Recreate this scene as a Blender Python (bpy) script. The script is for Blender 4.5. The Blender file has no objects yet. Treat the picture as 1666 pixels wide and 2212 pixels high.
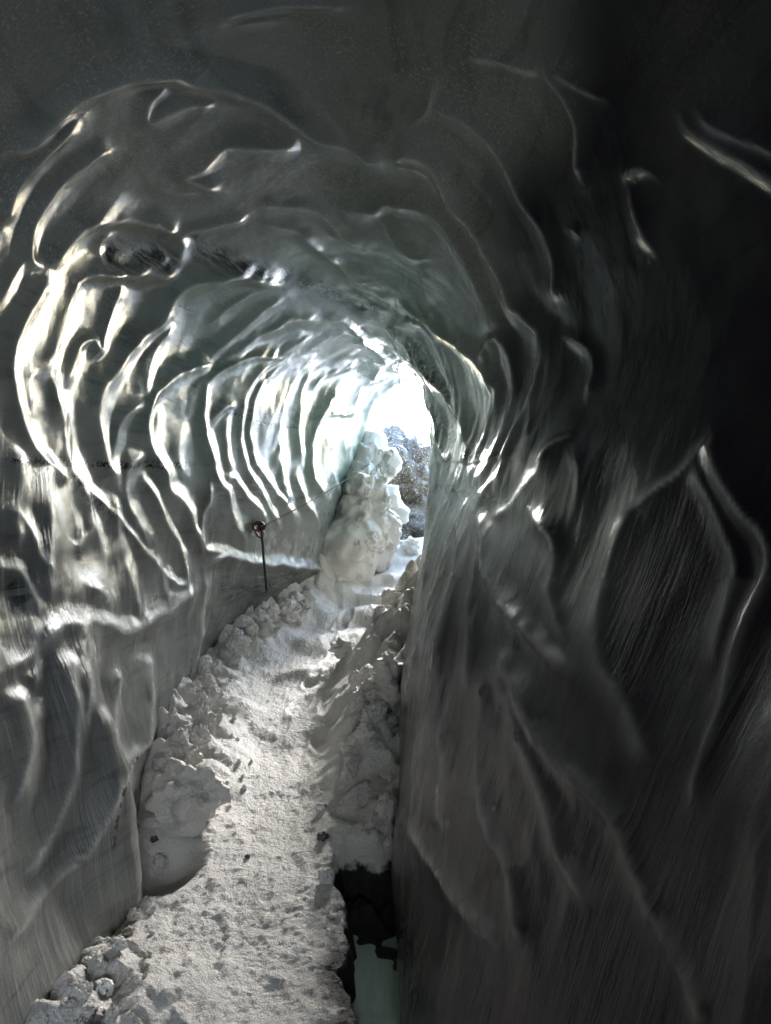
import bpy, math, random
import numpy as np
from mathutils import Vector
from mathutils.bvhtree import BVHTree

# ------------------------------------------------------------------ camera, sky, sun, exposure
S = bpy.context.scene
CAMZ = 1.6
F, CX, CY = 1473.0, 833.0, 1106.0          # focal length and centre of the view in photo units (1666 x 2212)
cam = bpy.data.cameras.new('camera'); camo = bpy.data.objects.new('camera', cam)
S.collection.objects.link(camo); S.camera = camo
camo.location = (0, 0, CAMZ); camo.rotation_euler = (math.radians(90), 0, 0)
cam.sensor_fit = 'VERTICAL'; cam.sensor_height = 24; cam.lens = 24*F/2212
cam.clip_start = 0.02; cam.clip_end = 2000

SUN_EL, SUN_AZ = math.radians(22), math.radians(3)
w = bpy.data.worlds.new('World'); S.world = w; w.use_nodes = True
nt = w.node_tree; nt.nodes.clear()
sky = nt.nodes.new('ShaderNodeTexSky'); sky.sky_type = 'NISHITA'; sky.sun_disc = False
sky.sun_elevation = SUN_EL; sky.sun_rotation = SUN_AZ; sky.air_density = 1.0; sky.dust_density = 0.4; sky.ozone_density = 1.0
bg = nt.nodes.new('ShaderNodeBackground'); bg.inputs['Strength'].default_value = 0.15
wo = nt.nodes.new('ShaderNodeOutputWorld')
nt.links.new(sky.outputs[0], bg.inputs[0]); nt.links.new(bg.outputs[0], wo.inputs[0])
sl = bpy.data.lights.new('sun', 'SUN'); so = bpy.data.objects.new('sun', sl); S.collection.objects.link(so)
sl.energy = 1.4; sl.angle = math.radians(30); sl.color = (1, 0.965, 0.925)
sd = Vector((math.sin(SUN_AZ)*math.cos(SUN_EL), math.cos(SUN_AZ)*math.cos(SUN_EL), math.sin(SUN_EL)))
so.rotation_euler = sd.to_track_quat('Z', 'Y').to_euler(); so.location = (6, 20, 20)
S.view_settings.view_transform = 'Standard'; S.view_settings.look = 'None'
S.view_settings.gamma = 1; S.view_settings.exposure = 4.88
cy = S.cycles
cy.max_bounces = 14; cy.diffuse_bounces = 10; cy.glossy_bounces = 6; cy.transmission_bounces = 4
cy.sample_clamp_indirect = 8; cy.use_denoising = True; cy.caustics_reflective = True
try: cy.use_guiding = True
except Exception: pass

rng = np.random.default_rng(7)

# ------------------------------------------------------------------ numpy noise
PERM = rng.permutation(4096)
GR = rng.normal(size=(4096, 3)); GR /= np.linalg.norm(GR, axis=1)[:, None]
def _h(i, j, k): return PERM[(PERM[(PERM[i & 4095] + j) & 4095] + k) & 4095]
def perlin(x, y, z):
    xi, yi, zi = np.floor(x).astype(int), np.floor(y).astype(int), np.floor(z).astype(int)
    fx, fy, fz = x-xi, y-yi, z-zi
    u, v, s = [t*t*t*(t*(t*6-15)+10) for t in (fx, fy, fz)]
    r = 0
    for a in (0, 1):
        for b in (0, 1):
            for c in (0, 1):
                g = GR[_h(xi+a, yi+b, zi+c)]
                d = g[..., 0]*(fx-a) + g[..., 1]*(fy-b) + g[..., 2]*(fz-c)
                r = r + d*(u if a else 1-u)*(v if b else 1-v)*(s if c else 1-s)
    return r*1.5
def fbm(x, y, z, o=4):
    r, a = 0, 1.0
    for i in range(o):
        r = r + a*perlin(x*2**i+7*i, y*2**i, z*2**i-3*i); a *= .5
    return r
def worley(x, y, z, n=1):
    """distance to the nearest (n=1) or nearest two (n=2) scattered points"""
    xi, yi, zi = np.floor(x).astype(int), np.floor(y).astype(int), np.floor(z).astype(int)
    d1 = np.full(x.shape, 9.0); d2 = d1.copy()
    for a in (-1, 0, 1):
        for b in (-1, 0, 1):
            for c in (-1, 0, 1):
                h = _h(xi+a, yi+b, zi+c)
                px = xi+a+.5+.42*GR[h, 0]*1.4; py = yi+b+.5+.42*GR[h, 1]*1.4; pz = zi+c+.5+.42*GR[h, 2]*1.4
                d = (x-px)**2+(y-py)**2+(z-pz)**2
                d2 = np.minimum(d2, np.maximum(d1, d)); d1 = np.minimum(d1, d)
    return np.sqrt(d1) if n == 1 else (np.sqrt(d1), np.sqrt(d2))
def sstep(a, b, x):
    t = np.clip((x-a)/(b-a), 0, 1); return t*t*(3-2*t)

# ------------------------------------------------------------------ helpers
def mesh_np(name, V, Q, mat=None, parent=None, attrs=None, smooth=True):
    me = bpy.data.meshes.new(name)
    V = np.ascontiguousarray(V, dtype=np.float32); Q = np.ascontiguousarray(Q, dtype=np.int32)
    n, k = Q.shape
    me.vertices.add(len(V)); me.vertices.foreach_set('co', V.ravel())
    me.loops.add(n*k); me.loops.foreach_set('vertex_index', Q.ravel())
    me.polygons.add(n); me.polygons.foreach_set('loop_start', np.arange(0, n*k, k, dtype=np.int32))
    me.polygons.foreach_set('use_smooth', np.full(n, smooth))
    me.update(calc_edges=True)
    for an, (ty, arr) in (attrs or {}).items():
        at = me.attributes.new(an, ty, 'POINT')
        at.data.foreach_set('value' if ty == 'FLOAT' else 'vector', np.ascontiguousarray(arr, dtype=np.float32).ravel())
    if mat: me.materials.append(mat)
    o = bpy.data.objects.new(name, me); S.collection.objects.link(o)
    if parent: o.parent = parent
    return o
def grid_quads(nr, nc, wrap=False):
    i = np.arange(nr-1)[:, None]; j = np.arange(nc if wrap else nc-1)[None, :]
    jn = (j+1) % nc
    return np.stack([i*nc+j, i*nc+jn, (i+1)*nc+jn, (i+1)*nc+j], -1).reshape(-1, 4)
def tag(o, label=None, cat=None, group=None, kind=None):
    if label: o['label'] = label
    if cat: o['category'] = cat
    if group: o['group'] = group
    if kind: o['kind'] = kind
    return o
def empty(name, loc):
    o = bpy.data.objects.new(name, None); S.collection.objects.link(o); o.location = loc
    o.empty_display_size = .05
    return o
def tube(pts, r, n=10, taper=None):
    """vertices and quads of a capped tube along points"""
    P = np.array(pts, float); m = len(P)
    T = np.gradient(P, axis=0); T /= np.linalg.norm(T, axis=1)[:, None]
    up = np.array([0, 0, 1.0]) if abs(T[0, 2]) < .9 else np.array([1.0, 0, 0])
    V = []
    a = np.linspace(0, 2*math.pi, n, endpoint=False)
    N = np.cross(T[0], up); N /= np.linalg.norm(N)
    for i in range(m):
        N = N - T[i]*N.dot(T[i]); N /= np.linalg.norm(N); B = np.cross(T[i], N)
        rr = r if np.isscalar(r) else r[i]
        V.append(P[i]+rr*(np.cos(a)[:, None]*N+np.sin(a)[:, None]*B))
    V = np.concatenate([np.repeat(P[:1], n, 0)] + V + [np.repeat(P[-1:], n, 0)])
    return V, grid_quads(m+2, n, True)
def join(parts):
    V, Q, b = [], [], 0
    for v, q in parts: V.append(v); Q.append(q+b); b += len(v)
    return np.concatenate(V), np.concatenate(Q)
def pchip(x, y, xs):
    """monotone cubic through (x,y); y may have extra axes"""
    x = np.asarray(x, float); y = np.asarray(y, float)
    h = np.diff(x); hs = h.reshape((-1,)+(1,)*(y.ndim-1)); dl = np.diff(y, axis=0)/hs
    m = np.zeros_like(y); m[0] = dl[0]; m[-1] = dl[-1]
    w1 = (2*hs[1:]+hs[:-1]); w2 = (hs[1:]+2*hs[:-1])
    with np.errstate(divide='ignore', invalid='ignore'):
        mm = (w1+w2)/(w1/dl[:-1]+w2/dl[1:])
    m[1:-1] = np.where(dl[:-1]*dl[1:] > 0, mm, 0)
    i = np.clip(np.searchsorted(x, xs)-1, 0, len(x)-2); t = (xs-x[i])/h[i]
    t = t.reshape((-1,)+(1,)*(y.ndim-1)); hh = h[i].reshape(t.shape)
    return ((2*t**3-3*t**2+1)*y[i]+(t**3-2*t**2+t)*hh*m[i]+(-2*t**3+3*t**2)*y[i+1]+(t**3-t**2)*hh*m[i+1])
def catmull(P, n, ext=True):
    P = np.asarray(P, float); A = np.concatenate([[2*P[0]-P[1]], P, [2*P[-1]-P[-2]]])
    out = []
    for i in range(1, len(A)-2):
        t = np.linspace(0, 1, n, endpoint=False)[:, None]
        p0, p1, p2, p3 = A[i-1], A[i], A[i+1], A[i+2]
        out.append(.5*(2*p1+(p2-p0)*t+(2*p0-5*p1+4*p2-p3)*t**2+(3*p1-p0-3*p2+p3)*t**3))
    out.append(P[-1:]); return np.concatenate(out)

# node helpers
def new_mat(name):
    m = bpy.data.materials.new(name); m.use_nodes = True; t = m.node_tree; t.nodes.clear()
    out = t.nodes.new('ShaderNodeOutputMaterial'); b = t.nodes.new('ShaderNodeBsdfPrincipled')
    t.links.new(b.outputs[0], out.inputs[0]); return m, t, b
def N(t, ty, **kw):
    n = t.nodes.new(ty)
    for k, v in kw.items():
        if k.startswith('i_'): n.inputs[k[2:].replace('_', ' ')].default_value = v
        else: setattr(n, k, v)
    return n
def noise(t, vec, scale, detail=4, rough=.55, dist=0):
    n = N(t, 'ShaderNodeTexNoise'); n.inputs['Scale'].default_value = scale
    n.inputs['Detail'].default_value = detail; n.inputs['Roughness'].default_value = rough
    n.inputs['Distortion'].default_value = dist
    if vec is not None: t.links.new(vec, n.inputs['Vector'])
    return n.outputs['Fac']
def scaled(t, vec, s):
    m = N(t, 'ShaderNodeMapping'); m.inputs['Scale'].default_value = s; t.links.new(vec, m.inputs['Vector']); return m.outputs[0]
def mapr(t, v, a, b, c=0, d=1):
    m = N(t, 'ShaderNodeMapRange'); m.interpolation_type = 'SMOOTHSTEP'
    for i, x in zip((1, 2, 3, 4), (a, b, c, d)): m.inputs[i].default_value = x
    t.links.new(v, m.inputs[0]); return m.outputs[0]
def math_(t, op, a, b):
    m = N(t, 'ShaderNodeMath', operation=op)
    for i, x in enumerate((a, b)):
        if isinstance(x, (int, float)): m.inputs[i].default_value = x
        else: t.links.new(x, m.inputs[i])
    return m.outputs[0]
def mix(t, f, a, b):
    m = N(t, 'ShaderNodeMix', data_type='RGBA')
    for i, x in ((0, f), (6, a), (7, b)):
        if isinstance(x, (int, float)): m.inputs[i].default_value = x
        elif isinstance(x, tuple): m.inputs[i].default_value = x+(1,)
        else: t.links.new(x, m.inputs[i])
    return m.outputs[2]
def bump(t, h, strength, dist, normal=None):
    b = N(t, 'ShaderNodeBump'); b.inputs['Distance'].default_value = dist
    if isinstance(strength, (int, float)): b.inputs['Strength'].default_value = strength
    else: t.links.new(strength, b.inputs['Strength'])
    t.links.new(h, b.inputs['Height'])
    if normal is not None: t.links.new(normal, b.inputs['Normal'])
    return b.outputs[0]
def attr(t, name):
    a = N(t, 'ShaderNodeAttribute', attribute_name=name); return a

# ------------------------------------------------------------------ materials
def ice_material():
    m, t, b = new_mat('glacier_ice')
    co = N(t, 'ShaderNodeNewGeometry').outputs['Position']
    wc = attr(t, 'wc').outputs['Vector']
    dirt = attr(t, 'dirt').outputs['Fac']; band = attr(t, 'band').outputs['Fac']; frost = attr(t, 'frost').outputs['Fac']
    sep = N(t, 'ShaderNodeSeparateXYZ'); t.links.new(co, sep.inputs[0])
    low = mapr(t, sep.outputs[2], 1.95, 1.35)
    rt = attr(t, 'streak').outputs['Fac']
    low = math_(t, 'MULTIPLY', low, rt)
    big = noise(t, co, 1.3, 4)
    layer = noise(t, scaled(t, co, (.8, .8, 9)), 2.0, 6, .65, .6)
    roof_glow = math_(t, 'ADD', mapr(t, sep.outputs[2], 1.35, 2.3, 0, .8), math_(t, 'MULTIPLY', mapr(t, noise(t, co, .9, 3), .4, .65), .2))  # roof lightened with height: light through the ice, painted as albedo
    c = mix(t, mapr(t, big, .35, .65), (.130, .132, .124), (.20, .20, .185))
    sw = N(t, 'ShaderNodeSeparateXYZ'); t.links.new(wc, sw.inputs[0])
    roof_glow_col = mix(t, mapr(t, big, .35, .65), (.265, .278, .245), (.36, .378, .335))
    roof_glow_col = mix(t, mapr(t, sw.outputs[0], 2.4, 4.2, 0, .8), roof_glow_col, (.29, .40, .36))  # teal of transmitted light further in, painted into the roof colour
    c = mix(t, roof_glow, c, roof_glow_col)
    c = mix(t, mapr(t, layer, .50, .68, 0, .35), c, (.026, .033, .031))
    c = mix(t, mapr(t, noise(t, co, 90, 3, .7), .6, .75, 0, .35), c, (.40, .39, .36))
    hoar = math_(t, 'MULTIPLY', mapr(t, noise(t, co, 95, 3, .9), .54, .64, 0, 1), math_(t, 'MULTIPLY', mapr(t, sep.outputs[2], 1.9, 2.6), mapr(t, noise(t, co, 2.5, 4), .35, .6)))
    c = mix(t, hoar, c, (.55, .50, .45))
    bd = math_(t, 'MULTIPLY', band, mapr(t, noise(t, scaled(t, co, (1.5, 1.5, 16)), 3, 5, .65, .9), .42, .56))
    c = mix(t, bd, c, (.018, .024, .024))
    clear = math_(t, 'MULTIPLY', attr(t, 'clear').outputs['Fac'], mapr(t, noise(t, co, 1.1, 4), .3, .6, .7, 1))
    c = mix(t, clear, c, (.016, .012, .020))  # clear: shade of the near right wall, painted into its base colour
    c = mix(t, math_(t, 'MULTIPLY', frost, .8), c, (.42, .40, .37))
    c = mix(t, math_(t, 'MULTIPLY', attr(t, 'mouth_dim').outputs['Fac'], .8), c, (.085, .125, .11))  # darker teal painted near the mouth to hold down the exit glare
    scr = noise(t, scaled(t, wc, (62, 2.4, 1)), 1.0, 5, .7, .5)
    c = mix(t, math_(t, 'MULTIPLY', low, mapr(t, scr, .52, .70, 0, .35)), c, (.40, .39, .36))
    c = mix(t, math_(t, 'MULTIPLY', low, mapr(t, scr, .45, .30, 0, .35)), c, (.05, .052, .05))
    c = mix(t, mapr(t, noise(t, co, 180, 3, .8), .44, .36, 0, .4), c, (.04, .04, .038))
    crest_glint = math_(t, 'MULTIPLY', attr(t, 'crest').outputs['Fac'], mapr(t, noise(t, co, 14, 5, .7), .25, .75, .35, .8))
    c = mix(t, crest_glint, c, (.58, .58, .55))  # pale crest lines stand for glints, painted into the base colour
    sp = mapr(t, noise(t, co, 42, 3, .7), .47, .54)
    c = mix(t, math_(t, 'MULTIPLY', dirt, sp), c, (.012, .011, .01))
    t.links.new(c, b.inputs['Base Color'])
    r = mapr(t, noise(t, co, 25, 4), .3, .7, .07, .22)
    r = math_(t, 'ADD', r, math_(t, 'MULTIPLY', frost, .35))
    r = math_(t, 'ADD', r, math_(t, 'MULTIPLY', crest_glint, .2)); r = math_(t, 'ADD', r, math_(t, 'MULTIPLY', attr(t, 'mouth_dim').outputs['Fac'], .32))
    t.links.new(r, b.inputs['Roughness'])
    t.links.new(math_(t, 'SUBTRACT', .5, math_(t, 'ADD', math_(t, 'MULTIPLY', attr(t, 'clear').outputs['Fac'], .28), math_(t, 'MULTIPLY', attr(t, 'mouth_dim').outputs['Fac'], .36))), b.inputs['Specular IOR Level'])
    b.inputs['IOR'].default_value = 1.33
    g1 = bump(t, noise(t, co, 100, 4, .75), .25, .004)
    st = noise(t, scaled(t, wc, (62, 2.4, 1)), 1.0, 5, .7, .5)
    st2 = noise(t, scaled(t, wc, (18, .9, 1)), 1.0, 3, .55, .3)
    patch = mapr(t, noise(t, co, 2.2, 3), .38, .56, .2, 1)
    g2 = bump(t, st, math_(t, 'MULTIPLY', math_(t, 'MULTIPLY', low, patch), 1.0), .010, g1)
    g3 = bump(t, st2, math_(t, 'MULTIPLY', low, .12), .02, g2)
    t.links.new(g3, b.inputs['Normal'])
    return m
def snow_material():
    m, t, b = new_mat('snow')
    co = N(t, 'ShaderNodeNewGeometry').outputs['Position']
    g = attr(t, 'grit').outputs['Fac']
    c = mix(t, mapr(t, noise(t, co, 3, 5), .35, .7), (.86, .83, .78), (.72, .69, .64))
    c = mix(t, mapr(t, noise(t, co, 55, 4, .7), .62, .78, 0, .22), c, (.40, .37, .33))
    rock = mix(t, noise(t, co, 30, 5, .7), (.012, .011, .012), (.05, .047, .045))
    sz = N(t, 'ShaderNodeSeparateXYZ'); t.links.new(co, sz.inputs[0])
    zz = math_(t, 'ADD', sz.outputs[2], math_(t, 'MULTIPLY', noise(t, co, 14, 4), .16))
    c = mix(t, math_(t, 'MULTIPLY', g, mapr(t, zz, .135, .10)), c, rock)
    t.links.new(c, b.inputs['Base Color'])
    b.inputs['Roughness'].default_value = .5; b.inputs['IOR'].default_value = 1.31
    n1 = bump(t, noise(t, co, 170, 3, .75), 1, .008)
    t.links.new(bump(t, noise(t, co, 55, 4, .65), .9, .02, n1), b.inputs['Normal'])
    return m
def rock_material(name='rock', a=(.03, .027, .027), c2=(.13, .12, .11), snowy=0.0):
    m, t, b = new_mat(name)
    co = N(t, 'ShaderNodeNewGeometry').outputs['Position']
    c = mix(t, mapr(t, noise(t, co, 40, 5, .7), .35, .65), a, c2)
    if snowy: c = mix(t, mapr(t, noise(t, co, 16, 6, .8), .60-snowy*.2, .66-snowy*.2), c, (.78, .78, .77))
    t.links.new(c, b.inputs['Base Color']); b.inputs['Roughness'].default_value = .35
    t.links.new(bump(t, noise(t, co, 90, 4, .7), .8, .006), b.inputs['Normal'])
    return m
def plain(name, col, rough=.5, metal=0, nscale=120, bs=.2):
    m, t, b = new_mat(name)
    co = N(t, 'ShaderNodeTexCoord').outputs['Object']
    f = noise(t, co, nscale, 3)
    t.links.new(mix(t, f, tuple(x*.75 for x in col), tuple(min(1, x*1.2) for x in col)), b.inputs['Base Color'])
    b.inputs['Roughness'].default_value = rough; b.inputs['Metallic'].default_value = metal
    t.links.new(bump(t, f, bs, .001), b.inputs['Normal'])
    return m
ICE, SNOW = ice_material(), snow_material()
ROCK = rock_material(); SNOWROCK = rock_material('snow_crusted_rock', (.03, .025, .024), (.12, .10, .09), .7)
def gravel_material():
    m, t, b = new_mat('dirty_ice_gravel')
    co = N(t, 'ShaderNodeNewGeometry').outputs['Position']
    c = mix(t, mapr(t, noise(t, co, 26, 5, .8), .40, .60), (.010, .0075, .005), (.11, .085, .06))
    c = mix(t, mapr(t, noise(t, co, 34, 3, .8), .60, .64), c, (.6, .54, .45))
    t.links.new(c, b.inputs['Base Color']); b.inputs['Roughness'].default_value = .3
    t.links.new(bump(t, noise(t, co, 22, 5, .8), 1, .06), b.inputs['Normal'])
    return m
GRAVEL = gravel_material()
ROPE = plain('rope_black', (.025, .022, .02), .7); ROPEG = plain('rope_grey', (.02, .018, .016), .95)
METAL = plain('worn_metal', (.45, .45, .45), .3, 1); ORANGE = plain('orange_anodised', (.22, .07, .03), .4, .3)
RED = plain('red_plastic', (.55, .04, .05), .4)

# ------------------------------------------------------------------ the ice cave: cross-sections along the tunnel (d = metres ahead)
def px(d, x, y): return ((x-CX)*d/F, -(y-CY)*d/F)
FLOOR_D = [-6, 1.5, 2.1, 3, 4, 5, 6, 7, 8, 9, 10, 12, 20]
FLOOR_Z = [-1.62, -1.62, -1.6, -1.53, -1.42, -1.24, -1.07, -.90, -.68, -.42, -.32, -.2, .2]
def floor_z(d): return np.interp(d, FLOOR_D, FLOOR_Z)
RINGS = {  # order: below left, base left, low left, left, upper left, top, upper right, right, waist, low right, base right, below right
 2.3: [px(2.3,185,2200), px(2.3,60,1520), px(2.3,8,1230), px(2.3,20,900), px(2.3,150,480), px(2.3,640,215), px(2.3,1040,400), px(2.3,1195,740), px(2.3,1120,1060), px(2.3,985,1500), px(2.3,868,2180)],
 2.62: [px(2.62,283,2040), px(2.62,225,1560), px(2.62,125,1200), px(2.62,105,890), px(2.62,215,535), px(2.62,655,320), px(2.62,1012,475), px(2.62,1145,785), px(2.62,1080,1055), px(2.62,955,1450), px(2.62,861,2000)],
 3.0: [px(3,262,1880), px(3,205,1430), px(3,170,1180), px(3,205,880), px(3,300,600), px(3,680,425), px(3,980,560), px(3,1090,830), px(3,1035,1050), px(3,925,1400), px(3,853,1850)],
 4.0: [px(4,365,1640), px(4,355,1370), px(4,350,1150), px(4,405,880), px(4,500,690), px(4,740,580), px(4,925,680), px(4,995,870), px(4,975,1040), px(4,895,1300), px(4,860,1620)],
 5.0: [px(5,425,1480), px(5,478,1310), px(5,505,1130), px(5,550,900), px(5,615,760), px(5,775,680), px(5,888,750), px(5,931,900), px(5,925,1030), px(5,905,1240), px(5,872,1460)],
 6.0: [px(6,520,1380), px(6,580,1270), px(6,605,1110), px(6,640,910), px(6,695,790), px(6,815,738), px(6,905,790), px(6,945,900), px(6,945,1020), px(6,935,1200), px(6,915,1370)],
 7.0: [px(7,650,1300), px(7,675,1220), px(7,700,1090), px(7,718,920), px(7,762,815), px(7,850,778), px(7,925,810), px(7,975,900), px(7,978,1010), px(7,970,1180), px(7,960,1300)],
 9.0: [px(9,742,1190), px(9,748,1120), px(9,765,1030), px(9,790,930), px(9,833,856), px(9,895,826), px(9,960,850), px(9,1005,930), px(9,1012,1010), px(9,1008,1100), px(9,1000,1190)],
}
def ringpts(L):
    L = list(L); a = L[0]; b = L[-1]
    return [(a[0]-.02, a[1]-.75)]+L+[(b[0]+.06, b[1]-.75)]
r23 = RINGS[2.3]
def shiftring(f, dx=0, dz=0): return [(x*f+dx, z+dz) for x, z in r23]
RD = [-3.6, -.8, 1.2]+sorted(RINGS)
RP = np.array([ringpts(shiftring(1.15, 1.5, .05)), ringpts(shiftring(1.05, .30)), ringpts(shiftring(1.0, 0.02, -.02))]+[ringpts(RINGS[k]) for k in sorted(RINGS)])  # unseen rear rings, bent right to keep fill light off the right wall
RP[2, 9] += (.085, 0); RP[1, 9] += (.05, 0); RP[2, 10] += (.05, 0)
# rows: dense in front of the camera
BACK = -3.6                                                    # unseen rear opening, added to let fill daylight onto the foreground
rows = [BACK]
while rows[-1] < 9.0:
    d = rows[-1]
    rows.append(d + (.12 if d < -.5 else .02 if d < .35 else .0065*max(1, (d/2.2))**1.35))
rows[-1] = 9.0; rows = np.array(rows); NR = len(rows)
ctrl = pchip(RD, RP, rows)                                     # NR x 13 x 2
cnt = [10, 60, 60, 75, 95, 110, 110, 75, 60, 70, 90, 10]
secs = []
A = np.concatenate([2*ctrl[:, :1]-ctrl[:, 1:2], ctrl, 2*ctrl[:, -1:]-ctrl[:, -2:-1]], 1)
for i in range(1, A.shape[1]-2):
    t_ = np.linspace(0, 1, cnt[i-1], endpoint=(i == A.shape[1]-3))[None, :, None]
    p0, p1, p2, p3 = [A[:, i+k-1][:, None] for k in range(4)]
    secs.append(.5*(2*p1+(p2-p0)*t_+(2*p0-5*p1+4*p2-p3)*t_**2+(3*p1-p0-3*p2+p3)*t_**3))
base = np.concatenate(secs, 1); NC = base.shape[1]
P = np.stack([base[..., 0], np.repeat(rows[:, None], NC, 1), base[..., 1]], -1)
arc = np.cumsum(np.concatenate([np.zeros((NR, 1)), np.linalg.norm(np.diff(base, axis=1), axis=2)], 1), 1)
arc = arc - arc[:, NC//2][:, None]
du = np.gradient(P, axis=1); dv = np.gradient(P, rows, axis=0)
Nn = np.cross(dv, du); Nn /= np.linalg.norm(Nn, axis=2)[..., None]
cen = np.stack([P[..., 0].mean(1), rows, np.full(NR, 0)], -1)[:, None]
if (Nn*(cen-P)).sum() < 0: Nn = -Nn

# ridges between the scallops, followed on the wall: (points, width, height factor)
R = []
def rg(pts, w=20, h=1.0, sharp=.14): R.append((np.array(pts, float), w, h, sharp))
# roof and upper left
rg([(0,318),(60,295),(120,230),(170,190),(230,170),(300,150),(370,150),(410,172),(480,180),(550,200),(600,225),(680,275),(760,305),(810,330),(838,334)], 30, 1.1)
rg([(405,172),(435,150),(460,130)], 20, .9)
rg([(365,178),(325,215),(316,250),(325,262),(360,240),(400,220),(470,218)], 20, .9)
rg([(478,402),(440,390),(395,372),(430,350),(460,320),(490,305),(560,303),(620,300),(640,285),(657,290)], 22, 1)
rg([(330,400),(380,412),(440,405)], 18, .7)
rg([(0,490),(15,440),(40,380),(80,330),(140,270),(170,250)], 26, 1)
rg([(97,580),(60,557),(62,500),(80,460),(110,420),(150,380),(190,350),(215,335),(255,330)], 20, 1)
rg([(60,557),(30,580),(10,620),(0,650)], 16, .9)
rg([(97,580),(110,560),(150,510),(190,480),(230,470),(270,465),(320,475),(370,495),(388,515)], 24, 1.1)
rg([(100,588),(70,640),(32,705),(14,770),(20,840),(40,925),(75,985),(110,1010),(160,1050)], 22, 1.1)
rg([(390,590),(360,583),(270,583),(200,580),(165,590),(140,620),(118,700),(98,765),(95,800),(112,860),(128,905),(142,985),(165,1040),(190,1100)], 26, 1.15)
rg([(95,797),(65,805),(55,835),(62,895)], 14, .8)
rg([(262,605),(235,650),(215,710),(210,752),(190,730),(160,747),(150,795),(132,845)], 18, .9)
rg([(235,555),(215,565),(205,530),(225,505),(260,495)], 14, .8)
rg([(620,615),(560,600),(505,592),(440,598),(400,610),(370,635),(350,670),(332,700),(300,725),(272,750),(240,800),(214,850),(209,905),(216,955),(245,1025),(252,1060)], 24, 1.1)
rg([(375,690),(355,720),(335,760),(320,795),(312,835),(318,868)], 18, .9)
rg([(318,868),(300,870),(270,890),(252,920),(246,975),(250,1025),(268,1080)], 16, .9)
rg([(467,787),(425,790),(390,805),(350,835),(325,860),(311,890),(310,930),(320,970),(345,1015),(355,1055),(390,1085),(415,1145),(437,1200)], 20, 1.1)
rg([(350,870),(335,920),(330,960),(345,1015)], 14, .7)
rg([(318,970),(285,995),(272,1025),(275,1085),(300,1145),(320,1190)], 18, .9)
rg([(300,1030),(325,1075),(350,1130),(380,1175),(395,1235),(383,1262),(345,1240),(310,1200),(270,1140),(225,1085),(190,1050)], 16, 1)
rg([(400,930),(378,960),(380,1000),(400,1030)], 12, .6)
rg([(145,1000),(165,1025),(190,1085),(196,1130),(175,1170)], 18, .9)
rg([(132,1150),(160,1180),(195,1130)], 16, .7)
rg([(0,1090),(45,1130),(80,1200),(120,1260)], 22, .9)
rg([(0,1225),(40,1235),(70,1290),(90,1350)], 24, .8)
rg([(620,640),(580,660),(540,690),(515,712),(490,735),(465,760),(450,790)], 16, .9)
rg([(600,618),(540,635),(490,665),(450,705),(444,708)], 14, .8)
rg([(700,690),(640,690),(590,705),(545,725),(500,760),(470,785)], 16, .9)
rg([(620,765),(555,765),(525,768),(490,785),(450,825),(437,865),(435,905),(440,955),(455,1005),(475,1050),(492,1065),(500,1105),(520,1155),(522,1195)], 15, 1)
rg([(512,875),(480,875),(455,900),(440,925)], 12, .8)
rg([(492,1065),(494,1040),(510,1035),(535,1075),(560,1110),(580,1150)], 13, .9)
rg([(450,1025),(445,1080),(430,1130),(440,1185),(500,1198)], 15, .9)
rg([(490,890),(480,930),(490,980),(510,1035)], 12, .7)
rg([(680,720),(640,735),(600,765),(560,795),(530,840),(520,880),(515,920),(525,985),(550,1045),(580,1105),(602,1140)], 13, 1)
rg([(635,760),(585,800),(552,845),(541,905),(541,955),(555,1005),(580,1045),(612,1085),(640,1130)], 12, 1)
rg([(600,855),(572,930),(570,975)], 9, .7)
rg([(690,760),(660,780),(630,820),(605,875),(596,925),(600,985),(610,1045),(628,1100)], 11, 1)
rg([(700,780),(665,800),(648,850),(641,915),(645,985),(651,1008)], 10, 1)
rg([(651,1005),(641,1018),(643,1055),(662,1098),(690,1130)], 10, .9)
rg([(735,845),(710,855),(694,882),(671,935),(666,975),(676,1030),(702,1078)], 10, 1)
rg([(735,905),(722,930),(711,968),(716,1025),(738,1078)], 9, 1)
rg([(750,920),(742,950),(745,990)], 7, .8)
rg([(658,856),(670,844),(693,818),(737,794),(781,777)], 9, .8)
rg([(690,900),(711,892),(737,894),(760,888),(766,870),(778,835),(804,818),(819,797),(833,788)], 8, .8)
rg([(886,823),(854,828),(825,844),(804,864),(790,897),(775,941),(762,980),(768,1030)], 9, .9)
rg([(775,905),(758,945),(750,985),(758,1030)], 8, .8)
rg([(660,760),(690,735),(740,720),(780,735)], 9, .7)
rg([(700,810),(740,775),(790,760)], 8, .6)
rg([(690,680),(740,690),(790,735),(830,770),(860,795),(884,820)], 13, 1)
# middle roof
rg([(545,455),(510,470),(460,482),(430,490),(400,500),(390,515),(395,530),(385,555),(370,583)], 20, 1)
rg([(540,440),(600,438),(675,450),(720,475),(750,505),(792,525)], 18, .9)
rg([(720,445),(800,455),(833,440),(863,438),(913,440),(948,455),(983,500),(1013,550),(1038,600),(1053,645),(1063,700),(1073,728)], 20, 1)
rg([(800,455),(830,480),(863,525),(903,555),(923,555)], 14, .8)
rg([(550,475),(625,485),(675,515),(725,555),(765,590),(833,635),(870,655)], 20, 1)
rg([(908,555),(923,605),(928,670)], 13, .7)
rg([(640,612),(700,608),(760,625),(810,650),(860,685)], 16, 1)
rg([(838,334),(870,325),(888,320),(923,340),(953,375),(983,430),(1023,470),(1053,505),(1078,550),(1098,600),(1118,655),(1148,690),(1178,720),(1190,770),(1183,815),(1163,875),(1133,945),(1103,1020),(1062,1072),(1033,1105)], 24, 1.2)
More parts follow.
